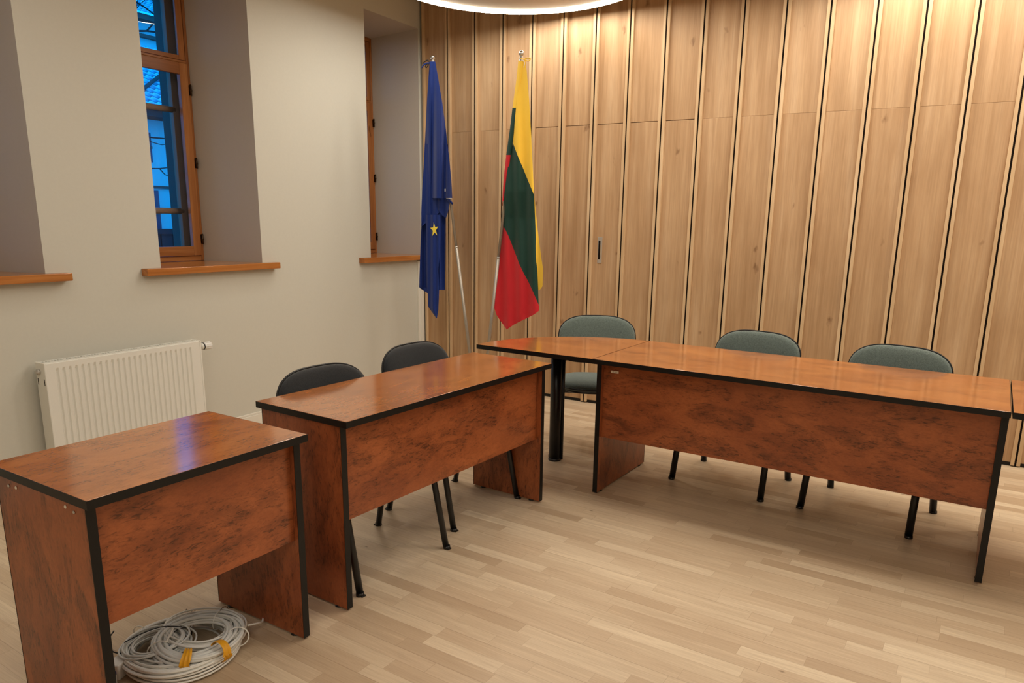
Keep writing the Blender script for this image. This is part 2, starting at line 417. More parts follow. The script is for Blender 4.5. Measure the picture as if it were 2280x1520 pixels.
# ------------------------------------------------------------------ windows
def window(n, a2, b2, a, b, sy0, sy1):
    w = struct(empty('window_%d' % n, (XW, (a2+b2)/2, SILL)))
    inv = lambda x, y_, z: (x-XW, y_-(a2+b2)/2, z-SILL)
    def part(name, boxes, mat, parent=w, bevel=.003, label=None):
        m = MB()
        for (x0, x1, y0, y1, z0, z1) in boxes:
            p, q = inv(x0, y0, z0), inv(x1, y1, z1); m.box(p[0], q[0], p[1], q[1], p[2], q[2])
        return m.build(name, mat, parent, bevel=bevel, label=label)
    X0, X1 = XW-.07, XW
    zb, zt2 = SILL+.001, 2.965
    part('frame', [(X0, X1, a2, a2+.022, zb, zt2), (X0, X1, b2-.022, b2, zb, zt2)], M['frame'])
    part('frame_rail', [(X0, X1, a2+.022, b2-.022, zb, zb+.034), (X0, X1, a2+.022, b2-.022, zt2-.03, zt2), (X0, X1, a2+.022, b2-.022, 2.436, 2.452)], M['frameH'])
    # opening lower sash
    s0, s1 = a2+.024, b2-.024
    xs0, xs1 = XW-.022, XW+.012
    lz0, lz1 = zb+.036, 2.434
    ls = part('sash', [(xs0, xs1, s0, s0+.06, lz0, lz1), (xs0, xs1, s1-.06, s1, lz0, lz1)], M['frame'])
    part('sash_rail', [(xs0, xs1, s0+.06, s1-.06, lz0, lz0+.064), (xs0, xs1, s0+.06, s1-.06, lz1-.072, lz1)], M['frameH'], ls)
    part('glass', [(XW-.021, XW-.016, s0+.055, s1-.055, lz0+.06, lz1-.068)], M['glass'], ls, bevel=0)
    # fixed upper light
    us = part('upper_sash', [(xs0, XW-.002, s0, s0+.045, 2.454, zt2-.032), (xs0, XW-.002, s1-.045, s1, 2.454, zt2-.032)], M['frame'])
    part('sash_rail', [(xs0, XW-.002, s0+.045, s1-.045, 2.454, 2.482), (xs0, XW-.002, s0+.045, s1-.045, zt2-.062, zt2-.032)], M['frameH'], us)
    part('glass', [(XW-.021, XW-.016, s0+.04, s1-.04, 2.478, zt2-.058)], M['glass'], us, bevel=0)
    for z in (1.29, 1.80, 2.27):
        h = MB(); h.box(.0, .03, 0, .006, -.032, .032); h.tube([(.028, .002, -.035), (.028, .002, .035)], .0065, 10)
        h.tube([(.028, .002, -.006), (.028, .002, .006)], .009, 10)
        ho = h.build('hinge', M['brass'], w); ho.location = inv(XW-.006, b2-.02, z)
    # outer casement, brown, with rounded glazing bars
    o0, o1 = a2+.0, b2-.0
    part('outer_frame', [(-4.745, -4.70, o0, o0+.062, zb, zt2), (-4.745, -4.70, o1-.062, o1, zb, zt2), (-4.745, -4.70, o0+.062, o1-.062, zb, zb+.05),
                         (-4.745, -4.70, o0+.062, o1-.062, zt2-.05, zt2), (-4.745, -4.70, o0+.062, o1-.062, 2.43, 2.47)], M['outerframe'])
    for z in (1.478, 2.150):
        g = MB(); g.tube([inv(-4.715, o0+.05, z), inv(-4.715, o1-.045, z)], .020, 12); g.build('glazing_bar', M['outerframe'], w)
    part('outer_glass', [(-4.73, -4.725, o0+.06, o1-.06, zb+.05, 2.43), (-4.73, -4.725, o0+.06, o1-.06, 2.47, zt2-.05)], M['glass'], bevel=0)
    # sill board, nose running past the opening
    m = MB(); pts = [(XW, a2), (XW, b2), (XL, b), (XL, sy1), (-4.06, sy1), (-4.06, sy0), (XL, sy0), (XL, a)]
    m.prism([inv(x, y_, 0)[:2] for x, y_ in pts], -.042, 0)
    m.build('window_sill', M['sill'], w, bevel=.004)
    return w
window(1, 1.425, 1.965, 1.316, 2.078, 1.20, 2.185)
window(2, 2.855, 3.384, 2.739, 3.500, 2.612, 3.607)
window(3, 4.69, 5.205, 4.606, 5.268, 4.466, 5.262)

# ------------------------------------------------------------------ oak wall
GX, GP = -3.8317, .2705
YP = 5.312        # panel face
ZS = 2.17         # horizontal seam
wb = struct(MB().box(XL-.9, XR+.1, YP+.022, YB+.12, 0, ZC).build('wall_back', M['dark']))
skirt = MB().box(XL+.02, XR, YP-.004, YP+.03, 0, .022).build('baseboard_back', M['black']); struct(skirt)
door = struct(empty('door_1', (GX+5*GP, YP, 0)))
k = -1
while GX+(k+1)*GP < XR+.2:
    x0, x1 = GX+k*GP, GX+(k+1)*GP
    par, ox, oy = (door, GX+5*GP, YP) if 5 <= k <= 7 else (wb, 0, 0)
    gap = .004 if 3 <= k <= 7 else .0007
    a, b = x0+.026, x1-.0255
    def piece(name, X0, X1, Y0, Y1, Z0, Z1, mat, bev=.0015):
        m = MB(); m.box(X0-a, X1-a, Y0-YP, Y1-YP, Z0, Z1)
        o = m.build(name, mat, par, bevel=bev); o.location = (a-ox, YP-oy, 0)
        return o
    piece('oak_panel', a, b, YP, YP+.02, .022, ZS-gap/2, M['oak'])
    piece('oak_panel', a, b, YP, YP+.02, ZS+gap/2, ZC, M['oak'])
    piece('batten', x0+.0055, x0+.026, YP-.024, YP+.012, .008, ZC, M['oakfin'])
    piece('batten', x1-.0255, x1-.0055, YP-.024, YP+.012, .008, ZC, M['oakfin'])
    if k >= 0: piece('groove_shade_strip', x0-.0056, x0+.0056, YP-.017, YP+.015, .008, ZC, M['dark'], 0)  # near-black filler between battens, groove shade put into its colour
    k += 1
# flush pull in the hidden door
hd = MB()
hx, hz0, hz1 = -2.392-(GX+5*GP), 1.134, 1.334
hd.box(hx-.018, hx-.013, -.004, .004, hz0, hz1); hd.box(hx+.004, hx+.018, -.004, .004, hz0, hz1)
hd.box(hx-.013, hx+.004, -.004, .004, hz0, hz0+.028); hd.box(hx-.013, hx+.004, -.004, .004, hz1-.028, hz1)
pull = hd.build('door_handle', M['steel'], door, bevel=.001, label='brushed steel flush pull')
MB().box(hx-.0128, hx+.0038, -.0015, .0, hz0+.029, hz1-.029).build('finger_slot', M['dark'], pull)
MB().box(hx+.004, hx+.008, -.006, -.004, hz0+.04, hz1-.06).build('grip', M['chrome'], pull)

# ------------------------------------------------------------------ desks
T = .025
def laminated_board(name, dims, parent, mat, label=None):
    return MB().box(*dims).build(name, mat, parent, bevel=.0012, label=label)
def desk(name, x, y_, ang, w, d, h, inset_s, inset_f, pd, mod_rec, mod_z, label, group=None):
    r = empty(name, (x, y_, 0), math.radians(ang)); tag(r, label, 'desk', group)
    e = .0015
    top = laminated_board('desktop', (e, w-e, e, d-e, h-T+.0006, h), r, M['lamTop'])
    m = MB()
    m.box(0, w, 0, d, h-T, h-.0009)
    m.build('edge_band', M['black'], top, label='black edge band')
    for s, (a, b) in enumerate(((inset_s, inset_s+T), (w-inset_s-T, w-inset_s))):
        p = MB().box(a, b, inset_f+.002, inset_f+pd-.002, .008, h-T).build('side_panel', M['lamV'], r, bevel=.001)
        for y0 in (inset_f, inset_f+pd-.002):
            MB().box(a-.0005, b+.0005, y0, y0+.002, .008, h-T).build('edge_band', M['black'], p, label='black edge band')
        for yy in (inset_f+.06, inset_f+pd-.06):
            MB().lathe([(.014, 0), (.016, .002), (.013, .0075)], 16, Matrix.Translation(((a+b)/2, yy, 0))).build('foot', M['blackmetal'], p)
    a, b = inset_s+T, w-inset_s-T
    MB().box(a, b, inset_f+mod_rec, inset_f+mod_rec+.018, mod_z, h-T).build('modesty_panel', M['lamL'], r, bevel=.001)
    return r
da = desk('desk', -1.7844, .927, 88.54, .715, .5175, .752, .010, .030, .47, .022, .372,
          'short red-brown laminate desk nearest the camera, over the coiled cables')
db = desk('desk', -1.7674, 1.8223, 86.43, 1.3834, .5034, .75, .006,   .0364, .44, .030, .346,
          'longer red-brown desk between the short desk and the curved corner table, two black chairs behind')
dm = desk('desk', -1.548, 3.3955, -2.51, 1.8209, .7421, .7566, .002, .058, .64, .030, .319,
          'longest red-brown table in front of the oak wall with a small white sticker')
# cam screws and plugs on the outer side of the short desk
for (yy, zz, mt, nm, rr) in ((.085, .700, 'steel', 'screw', .0045), (.125, .706, 'sticker', 'screw_plug', .005), (.428, .700, 'steel', 'screw', .0045), (.385, .703, 'sticker', 'screw_plug', .005)):
    Mx = Matrix.Translation((.0095, yy, zz)) @ Matrix.Rotation(-PI/2, 4, 'Y')
    MB().lathe([(rr, 0), (rr, .0015), (rr*.6, .003)], 14, Mx).build(nm, M[mt], da)
# sticker on the long table
yy = .058+.030
st = MB().box(.068, .112, yy-.0006, yy, .678, .690).build('sticker', M['sticker'], dm, label='small white inventory sticker')
tx = MB()
for i in range(9):
    if i == 3: continue
    x0 = .078+i*.0028
    tx.box(x0, x0+.0004, yy-.0009, yy-.0006, .6815, .6862); tx.box(x0+.0014, x0+.0018, yy-.0009, yy-.0006, .6815, .6862)
    tx.box(x0, x0+.0018, yy-.0009, yy-.0006, .6858, .6862)
tx.build('print', M['text'], st)

def quarter_table(x, y_, ang, r, h, mirror, label):
    e = empty('corner_table', (x, y_, 0), math.radians(ang)); tag(e, label, 'table')
    s = -1 if not mirror else 1
    arc = [(s*r*math.cos(t*PI/2/40), r*math.sin(t*PI/2/40)) for t in range(41)]
    poly = [(0, 0)] + arc
    r2 = r-.0015
    arc2 = [(s*r2*math.cos(t*PI/2/40), .0015+(r2-.0015)*math.sin(t*PI/2/40)) for t in range(41)]
    top = MB().prism([(s*.0015, .0015)] + arc2, h-T+.0006, h).build('tabletop', M['lamTop'], e)
    MB().prism(poly, h-T, h-.0007).build('edge_band', M['black'], top, label='black edge band')
    px, py = s*r*.615, r*.585
    lg = MB().lathe([(.036, .012), (.036, h-T-.006)], 32, Matrix.Translation((px, py, 0))).build('leg', M['blackmetal'], e)
    MB().lathe([(.039, .0), (.040, .006), (.037, .016)], 32, Matrix.Translation((px, py, 0))).build('glide', M['blackmetal'], lg)
    MB().tube([(px+.034, py+.022, .006), (px+.034, py+.022, h-T-.008)], .011, 12).build('cable_channel', M['blackmetal'], lg)
    MB().lathe([(.055, h-T-.008), (.055, h-T)], 32, Matrix.Translation((px, py, 0))).build('mounting_plate', M['blackmetal'], lg)
    return e
quarter_table(-1.5495, 3.3955, -2.51, .7421, .7566, False, 'curved quarter-round corner table on a black post, left end of the longest table')
ca = math.radians(-2.51)
quarter_table(-1.548+math.cos(ca)*(1.8209+.006), 3.3955+math.sin(ca)*(1.8209+.006), -2.51, .7421, .7566, True,
              'quarter-round table joined to the right end of the longest table, cut by the frame')

# ------------------------------------------------------------------ chairs
def se_loop(w, h, n=2.6, N=56, top_arch=0):
    out = []
    for i in range(N):
        t = 2*PI*i/N; c, s = math.cos(t), math.sin(t)
        out.append((w/2*math.copysign(abs(c)**(2/n), c), h/2*math.copysign(abs(s)**(2/n), s)))
    return out
def pad(mb, w, h, thick, mapf, n=2.8, N=64, puff=.35):
    """puffy cushion: rings from the rim inward on both faces"""
    rings = []
    prof = [(.0, -.5, 1.0), (.35, -.5, .985), (1, -.5, .94)]
    seq = []
    # (scale, depth) from the back centre around the rim to the front centre
    for sc_, dz in ((.0, -.40), (.5, -.42), (.85, -.45), (.95, -.42), (.985, -.25), (1.0, 0), (.985, .25), (.955, .42), (.88, .56), (.7, .68), (.4, .76), (.0, .78)):
        seq.append((sc_, dz*thick))
    base = se_loop(w, h, n, N)
    prev = None
    for sc_, dz in seq:
        if sc_ == 0:
            v = mb.bm.verts.new(mapf(0, 0, dz)); cur = [v]
        else:
            cur = [mb.bm.verts.new(mapf(px*sc_ if sc_ > .8 else px*sc_, py*sc_, dz)) for px, py in base]
        if prev:
            if len(prev) == 1:
                for i in range(N): f = mb._f([prev[0], cur[(i+1) % N], cur[i]]); f.smooth = True
            elif len(cur) == 1:
                for i in range(N): f = mb._f([prev[i], prev[(i+1) % N], cur[0]]); f.smooth = True
            else:
                for i in range(N): f = mb._f([prev[i], prev[(i+1) % N], cur[(i+1) % N], cur[i]]); f.smooth = True
        prev = cur
def make_chair(fab, label, group, bw=.50, drop=0, tab=True, lr=.0155):
    r = empty('visitor_chair'); tag(r, label, 'chair', group)
    def seatmap(u, v, d):
        z = .440 + d - .10*max(0, (-v-.13))**1.3*1.6 + .35*u*u*.2 + (.02 if v > .1 else 0)*(v-.1)*3
        return (u, v+.008, z)
    m = MB(); pad(m, .47, .39, .048, seatmap, 3.2)
    seat = m.build('seat', fab, r)
    m = MB(); m.tube([seatmap(px*1.0, py*1.0, -.004) for px, py in se_loop(.474, .394, 3.2, 56)], .0045, 6, closed=True)
    m.build('piping', M['black'], seat, label='black piping')
    m = MB(); pad(m, .445, .37, .03, lambda u, v, d: (u, v+.008, .415+d*.8-.08*max(0, (-v-.13)) + .07*u*u), 3.2)
    m.build('seat_shell', M['blackmetal'], seat)
    # backrest: leaning and curved round the sitter; front faces -y
    def backmap(u, v, d):
        z = .682 - drop + v*.985 - .09*abs(u/(bw/2))**3*max(0, v)/.15*.22
        yv = .262 + v*.20 - d - .42*u*u
        return (u*(1.0-.10*max(0, v)/.16*.4), yv, z)
    m = MB(); pad(m, bw, .31, .040, backmap, 3.7)
    back = m.build('backrest', fab, r)
    m = MB(); m.tube([backmap(px*1.0, py*1.0, -.006) for px, py in se_loop(bw+.004, .314, 3.7, 64)], .0045, 6, closed=True)
    m.build('piping', M['black'], back, label='black piping')
    m = MB(); pad(m, bw-.03, .28, .02, lambda u, v, d: tuple(Vector(backmap(u, v, d))+Vector((0, .016, 0))), 3.7)
    m.build('back_shell', M['blackmetal'], back)
    for s in (-1, 1):
        for f in (-1, 1):
            foot = Vector((s*.262, f*.212, .010)); knee = Vector((s*.256, f*.135, .375)); rail = Vector((s*.250, f*.10, .400))
            m = MB(); m.tube([foot, foot.lerp(knee, .5), knee, knee.lerp(rail, .55)+Vector((0, f*.006, .004)), rail], lr, 14, aspect=.82)
            lg = m.build('leg', M['blackmetal'], r)
            m = MB(); m.lathe([(lr+.0005, 0), (lr+.001, .004), (lr, .014)], 16, Matrix.Translation((foot.x+s*.002, foot.y+f*.003, 0)))
            if tab: m.box(-.010+foot.x, .010+foot.x, foot.y+f*.010-.014, foot.y+f*.010+.014, .0, .005)
            m.build('glide', M['blackmetal'], lg)
    m = MB()
    for s in (-1, 1): m.tube([(s*.250, -.11, .400), (s*.250, .11, .400)], .0145, 12, aspect=.82)
    for yv in (-.09, .10): m.tube([(-.250, yv, .398), (.250, yv, .398)], .010, 12)
    m.build('seat_frame', M['blackmetal'], r)
    for s in (-1, 1):
        m = MB(); m.tube([(s*.250, .09, .400), (s*.248, .17, .402), (s*.236, .222, .42), (s*.216, .250, .50), (s*.196, .275, .60), (s*.190, .290, .70)], .0125, 12, aspect=.8)
        m.build('back_upright', M['blackmetal'], r)
    return r
g1 = make_chair(M['greyfab'], 'grey-green fabric chair at the corner table, its seat visible beside the black post', 'grey chairs along the oak wall', .51, 0, False, .0178)
g1.location = (-1.885, 4.20, 0); g1.rotation_euler.z = math.radians(25)
g2 = copy_tree(g1); g2.location = (-.960, 4.09, 0); g2.rotation_euler.z = math.radians(-8.5)
g2['label'] = 'grey-green fabric chair behind the middle of the longest table'
g3 = copy_tree(g1); g3.location = (-.227, 4.005, 0); g3.rotation_euler.z = math.radians(-12.5)
g3['label'] = 'grey-green fabric chair behind the right part of the longest table, nearest its right end'
b1 = make_chair(M['blackfab'], 'black fabric chair behind the near end of the longer desk, closer to the radiator', 'black chairs behind the longer desk', .50, .020)
b1.location = (-2.045, 2.225, 0); b1.rotation_euler.z = math.radians(86)
b2 = copy_tree(b1); b2.location = (-2.09, 2.925, 0); b2.rotation_euler.z = math.radians(85.5)
b2['label'] = 'black fabric chair behind the far end of the longer desk, closer to the flags'

# ------------------------------------------------------------------ radiator
ry0, ry1, rz0, rz1, rxb, rxf = 1.952, 2.883, .10, .688, -4.085, -4.0
rad = empty('radiator', (rxb, (ry0+ry1)/2, 0)); tag(rad, 'white panel radiator on the left wall below the middle window', 'radiator')
cy = (ry0+ry1)/2
def RB(*a):
    m = MB(); return m
nr = 25; m = MB()
pts = []
L = ry1-ry0-.02
u0 = ry0+.01-cy; margin = .045
step = (L-2*margin)/nr
prof = [(u0, 0), (u0+margin-.006, 0)]
for i in range(nr):
    a = u0+margin+i*step
    prof += [(a+.000, 0), (a+step*.16, -.0075), (a+step*.34, -.0075), (a+step*.50, 0), (a+step*.999, 0)]
prof += [(u0+L, 0)]
zlo, zhi = rz0+.045, rz1-.05
xf = rxf-rxb
for (ya, da_), (yb, db_) in zip(prof, prof[1:]):
    if yb-ya < 1e-5: continue
    m.quad((xf+da_, ya, zlo), (xf+db_, yb, zlo), (xf+db_, yb, zhi), (xf+da_, ya, zhi))
    m.quad((xf+da_, ya, zhi), (xf+db_, yb, zhi), (xf, yb, zhi+.018), (xf, ya, zhi+.018))
    m.quad((xf+da_, ya, zlo), (xf, ya, zlo-.018), (xf, yb, zlo-.018), (xf+db_, yb, zlo))
m.quad((xf, u0, zhi+.018), (xf, u0+L, zhi+.018), (xf, u0+L, rz1-.006), (xf, u0, rz1-.006))
m.quad((xf, u0, zlo-.018), (xf, u0, rz0), (xf, u0+L, rz0), (xf, u0+L, zlo-.018))
m.quad((xf, u0, rz1-.006), (xf, u0+L, rz1-.006), (xf-.012, u0+L, rz1-.004), (xf-.012, u0, rz1-.004))
bmesh.ops.remove_doubles(m.bm, verts=m.bm.verts[:], dist=1e-5)
m.build('front_panel', M['white'], rad)
MB().box(.0, .012, u0, u0+L, rz0, rz1-.02).build('rear_panel', M['white'], rad)
for s, yy in ((-1, ry0-cy), (1, ry1-cy)):
    m = MB(); m.box(-.002, xf+.002, yy-(.0 if s < 0 else .012), yy+(.012 if s < 0 else .0), rz0-.005, rz1)
    sp = m.build('side_cover', M['white'], rad, bevel=.003)
    if s < 0:
        for xx in (.012, xf-.012): MB().box(xx-.003, xx+.003, yy-.0006, yy, rz1-.12, rz1-.085).build('slot', M['dark'], sp)
        Mx = Matrix.Translation((.030, yy, rz1-.05)) @ Matrix.Rotation(PI/2, 4, 'X')
        MB().lathe([(.016, 0), (.016, .008), (.010, .010), (.010, .018)], 16, Mx).build('vent_plug', M['steel'], sp)
m = MB()
for xx in (.010, .052, xf-.010): m.box(xx-.002, xx+.002, u0, u0+L, rz1-.008, rz1)
for i in range(60):
    yy = u0+.008+i*(L-.016)/59; m.box(.010, xf-.010, yy-.0016, yy+.0016, rz1-.006, rz1-.002)
m.build('top_grille', M['white'], rad)
m = MB()
My = lambda x_, y_, z_: Matrix.Translation((x_, y_, z_)) @ Matrix.Rotation(-PI/2, 4, 'X')
m.lathe([(.012, 0), (.012, .014), (.018, .015), (.022, .03)], 24, My(.055, ry1-cy, rz1-.045))
tv = m.build('thermostat_valve', M['white'], rad)
MB().lathe([(.0235, 0), (.0235, .006)], 24, My(.055, ry1-cy+.03, rz1-.045)).build('collar', M['blackmetal'], tv)
m = MB(); m.lathe([(.022, 0), (.024, .004), (.024, .045), (.021, .052)], 24, My(.055, ry1-cy+.036, rz1-.045))
for i in range(12):
    t = i*2*PI/12; m.tube([(.055+.024*math.cos(t), ry1-cy+.05, rz1-.045+.024*math.sin(t)), (.055+.024*math.cos(t), ry1-cy+.086, rz1-.045+.024*math.sin(t))], .0022, 6)
m.build('thermostat_knob', M['whiteclip'], tv)
for yy in (-.3, .3):
    MB().box(-.035, .0, yy-.02, yy+.02, .2, .6).build('bracket', M['white'], rad)

# ------------------------------------------------------------------ flags
# camera numbers, only used to read positions off the photo once
CF, CH = 1620.3923, 1.4493
def cam_axes():
    y_, p, r = [math.radians(v) for v in (30.1566, -12.7698, .9155)]
    F = Vector((-math.sin(y_)*math.cos(p), math.cos(y_)*math.cos(p), math.sin(p)))
    R_ = Vector((math.cos(y_), math.sin(y_), 0)); U = R_.cross(F)
    c, s = math.cos(r), math.sin(r)
    return c*R_+s*U, -s*R_+c*U, F
RT, UP, FW = cam_axes()
def aty(u, v, Y):
    d = FW+RT*((u-1160.05)/CF)-UP*((v-858.66)/CF)
    t = Y/d.y; return Vector((d.x*t, Y, CH+d.z*t))
FY = 4.75
def pw(tab, v):
    if v <= tab[0][1]: return tab[0][0]
    for (x0, y0), (x1, y1) in zip(tab, tab[1:]):
        if y0 <= v <= y1: return x0+(x1-x0)*(v-y0)/max(y1-y0, 1e-6)
    return tab[-1][0]
def sheet(mb, left, right, v0, v1, depth, origin, nu=14, nv=70, mi=0):
    mb.mi = mi
    def fn(s, t):
        v = v0+(v1-v0)*t; a, b = pw(left, v), pw(right, v); u = a+(b-a)*s
        return aty(u, v, FY+depth(u, v, s)) - origin
    mb.grid(fn, nu, nv)

def flag_thing(name, ptop, pbot, label, mark):
    a = aty(*ptop, FY); b = aty(*pbot, FY)
    d = (b-a).normalized()
    base = a + d*((a.z-.10)/-d.z)
    r = empty(name, base); tag(r, label, 'flag', 'flags in the stand')
    mid = a.lerp(base, mark) - base
    p = MB(); p.tube([Vector((0, 0, 0)), mid], .0122, 14); p.tube([mid, a-base], .0108, 14)
    pole = p.build('pole', M['alu'], r)
    p = MB(); p.tube([mid-(mid).normalized()*.006, mid+(mid).normalized()*.006], .0128, 14); p.build('pole_joint', M['steel'], pole)
    p = MB(); p.sphere(a-base-d*.004, .019); p.tube([a-base+d*.012, a-base+d*.034], [.009, .011], 12)
    p.build('finial', M['chrome'], r, label='chrome ball finial')
    return r, base
rip = lambda u, v, s: .010*math.sin(u*.34)+.006*math.sin(u*.16+v*.013)
# --- blue flag
eu, eb = flag_thing('flag', (963, 130), (1046, 785), 'blue flag with a single yellow star showing, drooping from the left pole', .55)
m = MB()
grow = lambda v: min(1, (v-130)/200)
# rear fall of cloth
sheet(m, [(957, 137), (955, 160), (951, 220), (947, 300), (943, 380), (941, 440), (938, 505), (935, 580), (933, 640), (953, 653)],
      [(966, 137), (972, 170), (983, 240), (990, 330), (993, 440), (992, 560), (991, 630)], 137, 645,
      lambda u, v, s: .015+grow(v)*(.026*math.sin(u*.30+.4)+.008*math.sin(u*.13+v*.012)), eb, 26, 80)
# small hem wedge closing the left lower corner
sheet(m, [(933, 640), (953, 653)], [(957, 640), (957, 653)], 640, 653, lambda u, v, s: .012, eb, 6, 4)
# front wrap with its hem near mid height
sheet(m, [(957, 137), (958, 170), (960, 230), (961, 300), (962, 380), (962, 441)],
      [(969, 137), (975, 170), (985, 230), (993, 290), (1000, 350), (1005, 400), (1007, 441)], 137, 441,
      lambda u, v, s: -.056-grow(v)*(.030*math.sin(u*.21+2.2+v*.004)+.008*math.sin(u*.5)+.012*math.sin(s*PI)), eb, 26, 60)
# fold turned under below that hem
sheet(m, [(963, 441), (970, 460), (985, 480), (992, 484)], [(1003, 441), (1000, 458), (997, 475), (993, 485)], 441, 485,
      lambda u, v, s: -.012+.012*math.sin(u*.3), eb, 12, 14)
# upper left fold crossing in front
sheet(m, [(946, 320), (943, 380), (940, 420), (938, 470), (938, 503)], [(972, 320), (972, 420), (984, 465), (976, 476), (958, 487), (940, 503)], 320, 503,
      lambda u, v, s: .012-.030*max(0, min(1, (v-330)/90))+.008*math.sin(s*PI)+.006*math.sin(u*.4), eb, 16, 36)
# lower fold carrying the star
sheet(m, [(948, 492), (949, 520), (950, 600), (953, 660), (953, 682), (960, 692), (971, 708)],
      [(978, 470), (981, 520), (979, 570), (976, 600), (978, 640), (976, 690), (973, 708)], 478, 708,
      lambda u, v, s: -.026-.018*math.sin(s*PI*1.0)+.006*math.sin(u*.5), eb, 18, 60)
cl = m.build('flag_cloth', M['euBlue'], eu, fixn=False)
m = MB(); cc = aty(967, 511, FY-.056)-eb; Rr = .058
pts = []
for i in range(10):
    rr = Rr if i % 2 == 0 else Rr*.39; t = PI/2+i*PI/5+.1
    pts.append(Vector((cc.x+rr*math.cos(t)*.70, cc.y, cc.z+rr*math.sin(t))))
vs = [m.bm.verts.new(p) for p in pts]; cv = m.bm.verts.new(cc-Vector((0, .001, 0)))
for i in range(10): m._f([cv, vs[i], vs[(i+1) % 10]])
m.build('star', M['star'], cl, label='yellow star')
def ribbon(name, pxs, mat, parent, base, dy=-.03, w=.004):
    m = MB(); P = [aty(u, v, FY+dy)-base for u, v in pxs]
    m.tube(P, w, 6, aspect=.35); return m.build(name, mat, parent)
def smooth_path(p, n=6):
    out = []
    for i in range(len(p)-1):
        p0 = p[max(i-1, 0)]; p1 = p[i]; p2 = p[i+1]; p3 = p[min(i+2, len(p)-1)]
        for k_ in range(n):
            t = k_/n
            out.append(tuple(.5*((2*b)+(-a+c)*t+(2*a-5*b+4*c-d)*t*t+(-a+3*b-3*c+d)*t**3) for a, b, c, d in zip(p0, p1, p2, p3)))
    out.append(p[-1]); return out
ribbon('ribbon', smooth_path([(958, 141), (950, 141), (943, 145), (939, 151)]), M['euBlue'], eu, eb, w=.006)
ribbon('ribbon', smooth_path([(957, 139), (952, 134), (945, 138), (941, 143)]), M['tie'], eu, eb)
ribbon('ribbon', smooth_path([(955, 143), (950, 150), (947, 148), (950, 143), (955, 142)]), M['tie'], eu, eb)
m = MB(); p = aty(999, 443, FY-.045)-eb; q = aty(1008, 451, FY-.02)-eb
m.tube([aty(994, 441, FY-.04)-eb, aty(1005, 442, FY-.03)-eb], .004, 8); m.build('ring_clip', M['whiteclip'], eu)
ribbon('ribbon', [(997, 444), (1003, 449), (1008, 454)], M['euBlue'], eu, eb, w=.009)
m = MB()
c0 = aty(991, 423, FY-.10)-eb; m.box(c0.x-.004, c0.x+.004, c0.y, c0.y+.001, c0.z-.010, c0.z+.010); m.build('care_label', M['whiteclip'], cl, label='tiny white care label')

# --- yellow green red flag
lt, lb = flag_thing('flag', (1161, 120), (1089, 758), 'yellow, green and red striped flag hanging from the right pole', .57)
m = MB()
LE = [(1158, 135), (1154, 170), (1149, 240), (1145, 280), (1142, 318), (1133, 355), (1127, 400), (1121, 445), (1117, 498), (1110, 550), (1103, 620), (1099, 670), (1100, 684), (1106, 702), (1115, 715), (1128, 733)]
YG = [(1142, 318), (1152, 345), (1165, 375), (1175, 400), (1189, 434)]
RE = [(1170, 135), (1173, 160), (1178, 220), (1182, 290), (1186, 370), (1189, 434), (1192, 500), (1195, 570), (1198, 640), (1200, 692)]
GR = [(1117, 498), (1125, 511), (1133, 527), (1145, 558), (1156, 587), (1166, 608), (1175, 624), (1187, 650), (1200, 680)]
BOT = [(1200, 692), (1186, 702), (1165, 712), (1140, 725), (1126, 734)]
dep = lambda u, v, s: -.018+.034*max(0, min(1, (v-425)/60))-min(1, (v-125)/150)*(.013*math.sin((u-1145+(v-300)*-.02)*.22)+.005*math.sin(u*.11+v*.02))
sheet(m, LE, RE, 135, 318, dep, lb, 18, 40, 0)
sheet(m, YG, RE, 318, 434, dep, lb, 14, 26, 0)
sheet(m, LE, YG, 318, 434, dep, lb, 18, 26, 1)
sheet(m, LE, RE, 434, 498, dep, lb, 18, 16, 1)
sheet(m, GR, RE, 498, 680, dep, lb, 18, 40, 1)
sheet(m, LE, GR, 498, 680, dep, lb, 18, 44, 2)
sheet(m, [(1200, 680), (1200, 692)], [(1200.5, 680), (1200.5, 692)], 680, 692, dep, lb, 1, 2, 2)
sheet(m, LE, [(1200, 680), (1200, 692), (1186, 702), (1165, 712), (1145, 722), (1126, 735)], 680, 734, dep, lb, 18, 14, 2)
# sleeve strip folded beside the pole
SL = [(1154, 135), (1150, 175), (1141, 240), (1135, 290), (1127, 345), (1121, 400), (1118, 447)]
SR = [(1166, 135), (1161, 175), (1153, 240), (1146, 290), (1137, 345), (1130, 400), (1122, 447)]
dp2 = lambda u, v, s: -.012-.012*math.sin(s*PI)
sheet(m, SL, SR, 135, 240, dp2, lb, 6, 20, 0); sheet(m, SL, SR, 240, 345, dp2, lb, 6, 20, 1); sheet(m, SL, SR, 345, 447, dp2, lb, 6, 20, 2)
# rear yellow flap past the green edge
sheet(m, [(1178, 400), (1180, 640), (1190, 648)], [(1186, 400), (1190, 440), (1197, 510), (1204, 565), (1209, 598), (1208, 638), (1202, 645)], 400, 645,
      lambda u, v, s: .022+.008*math.sin(u*.3), lb, 10, 30, 0)
m.build('flag_cloth', [M['yellow'], M['green'], M['red']], lt, fixn=False)
ribbon('ribbon', smooth_path([(1160, 130), (1168, 133), (1176, 136), (1181, 131), (1175, 129), (1168, 131)]), M['yellow'], lt, lb)
ribbon('ribbon', smooth_path([(1163, 133), (1168, 140), (1166, 150)]), M['sticker'], lt, lb, w=.003)
ribbon('ribbon', [(1119, 447), (1118, 458)], M['redmark'], lt, lb, w=.005)

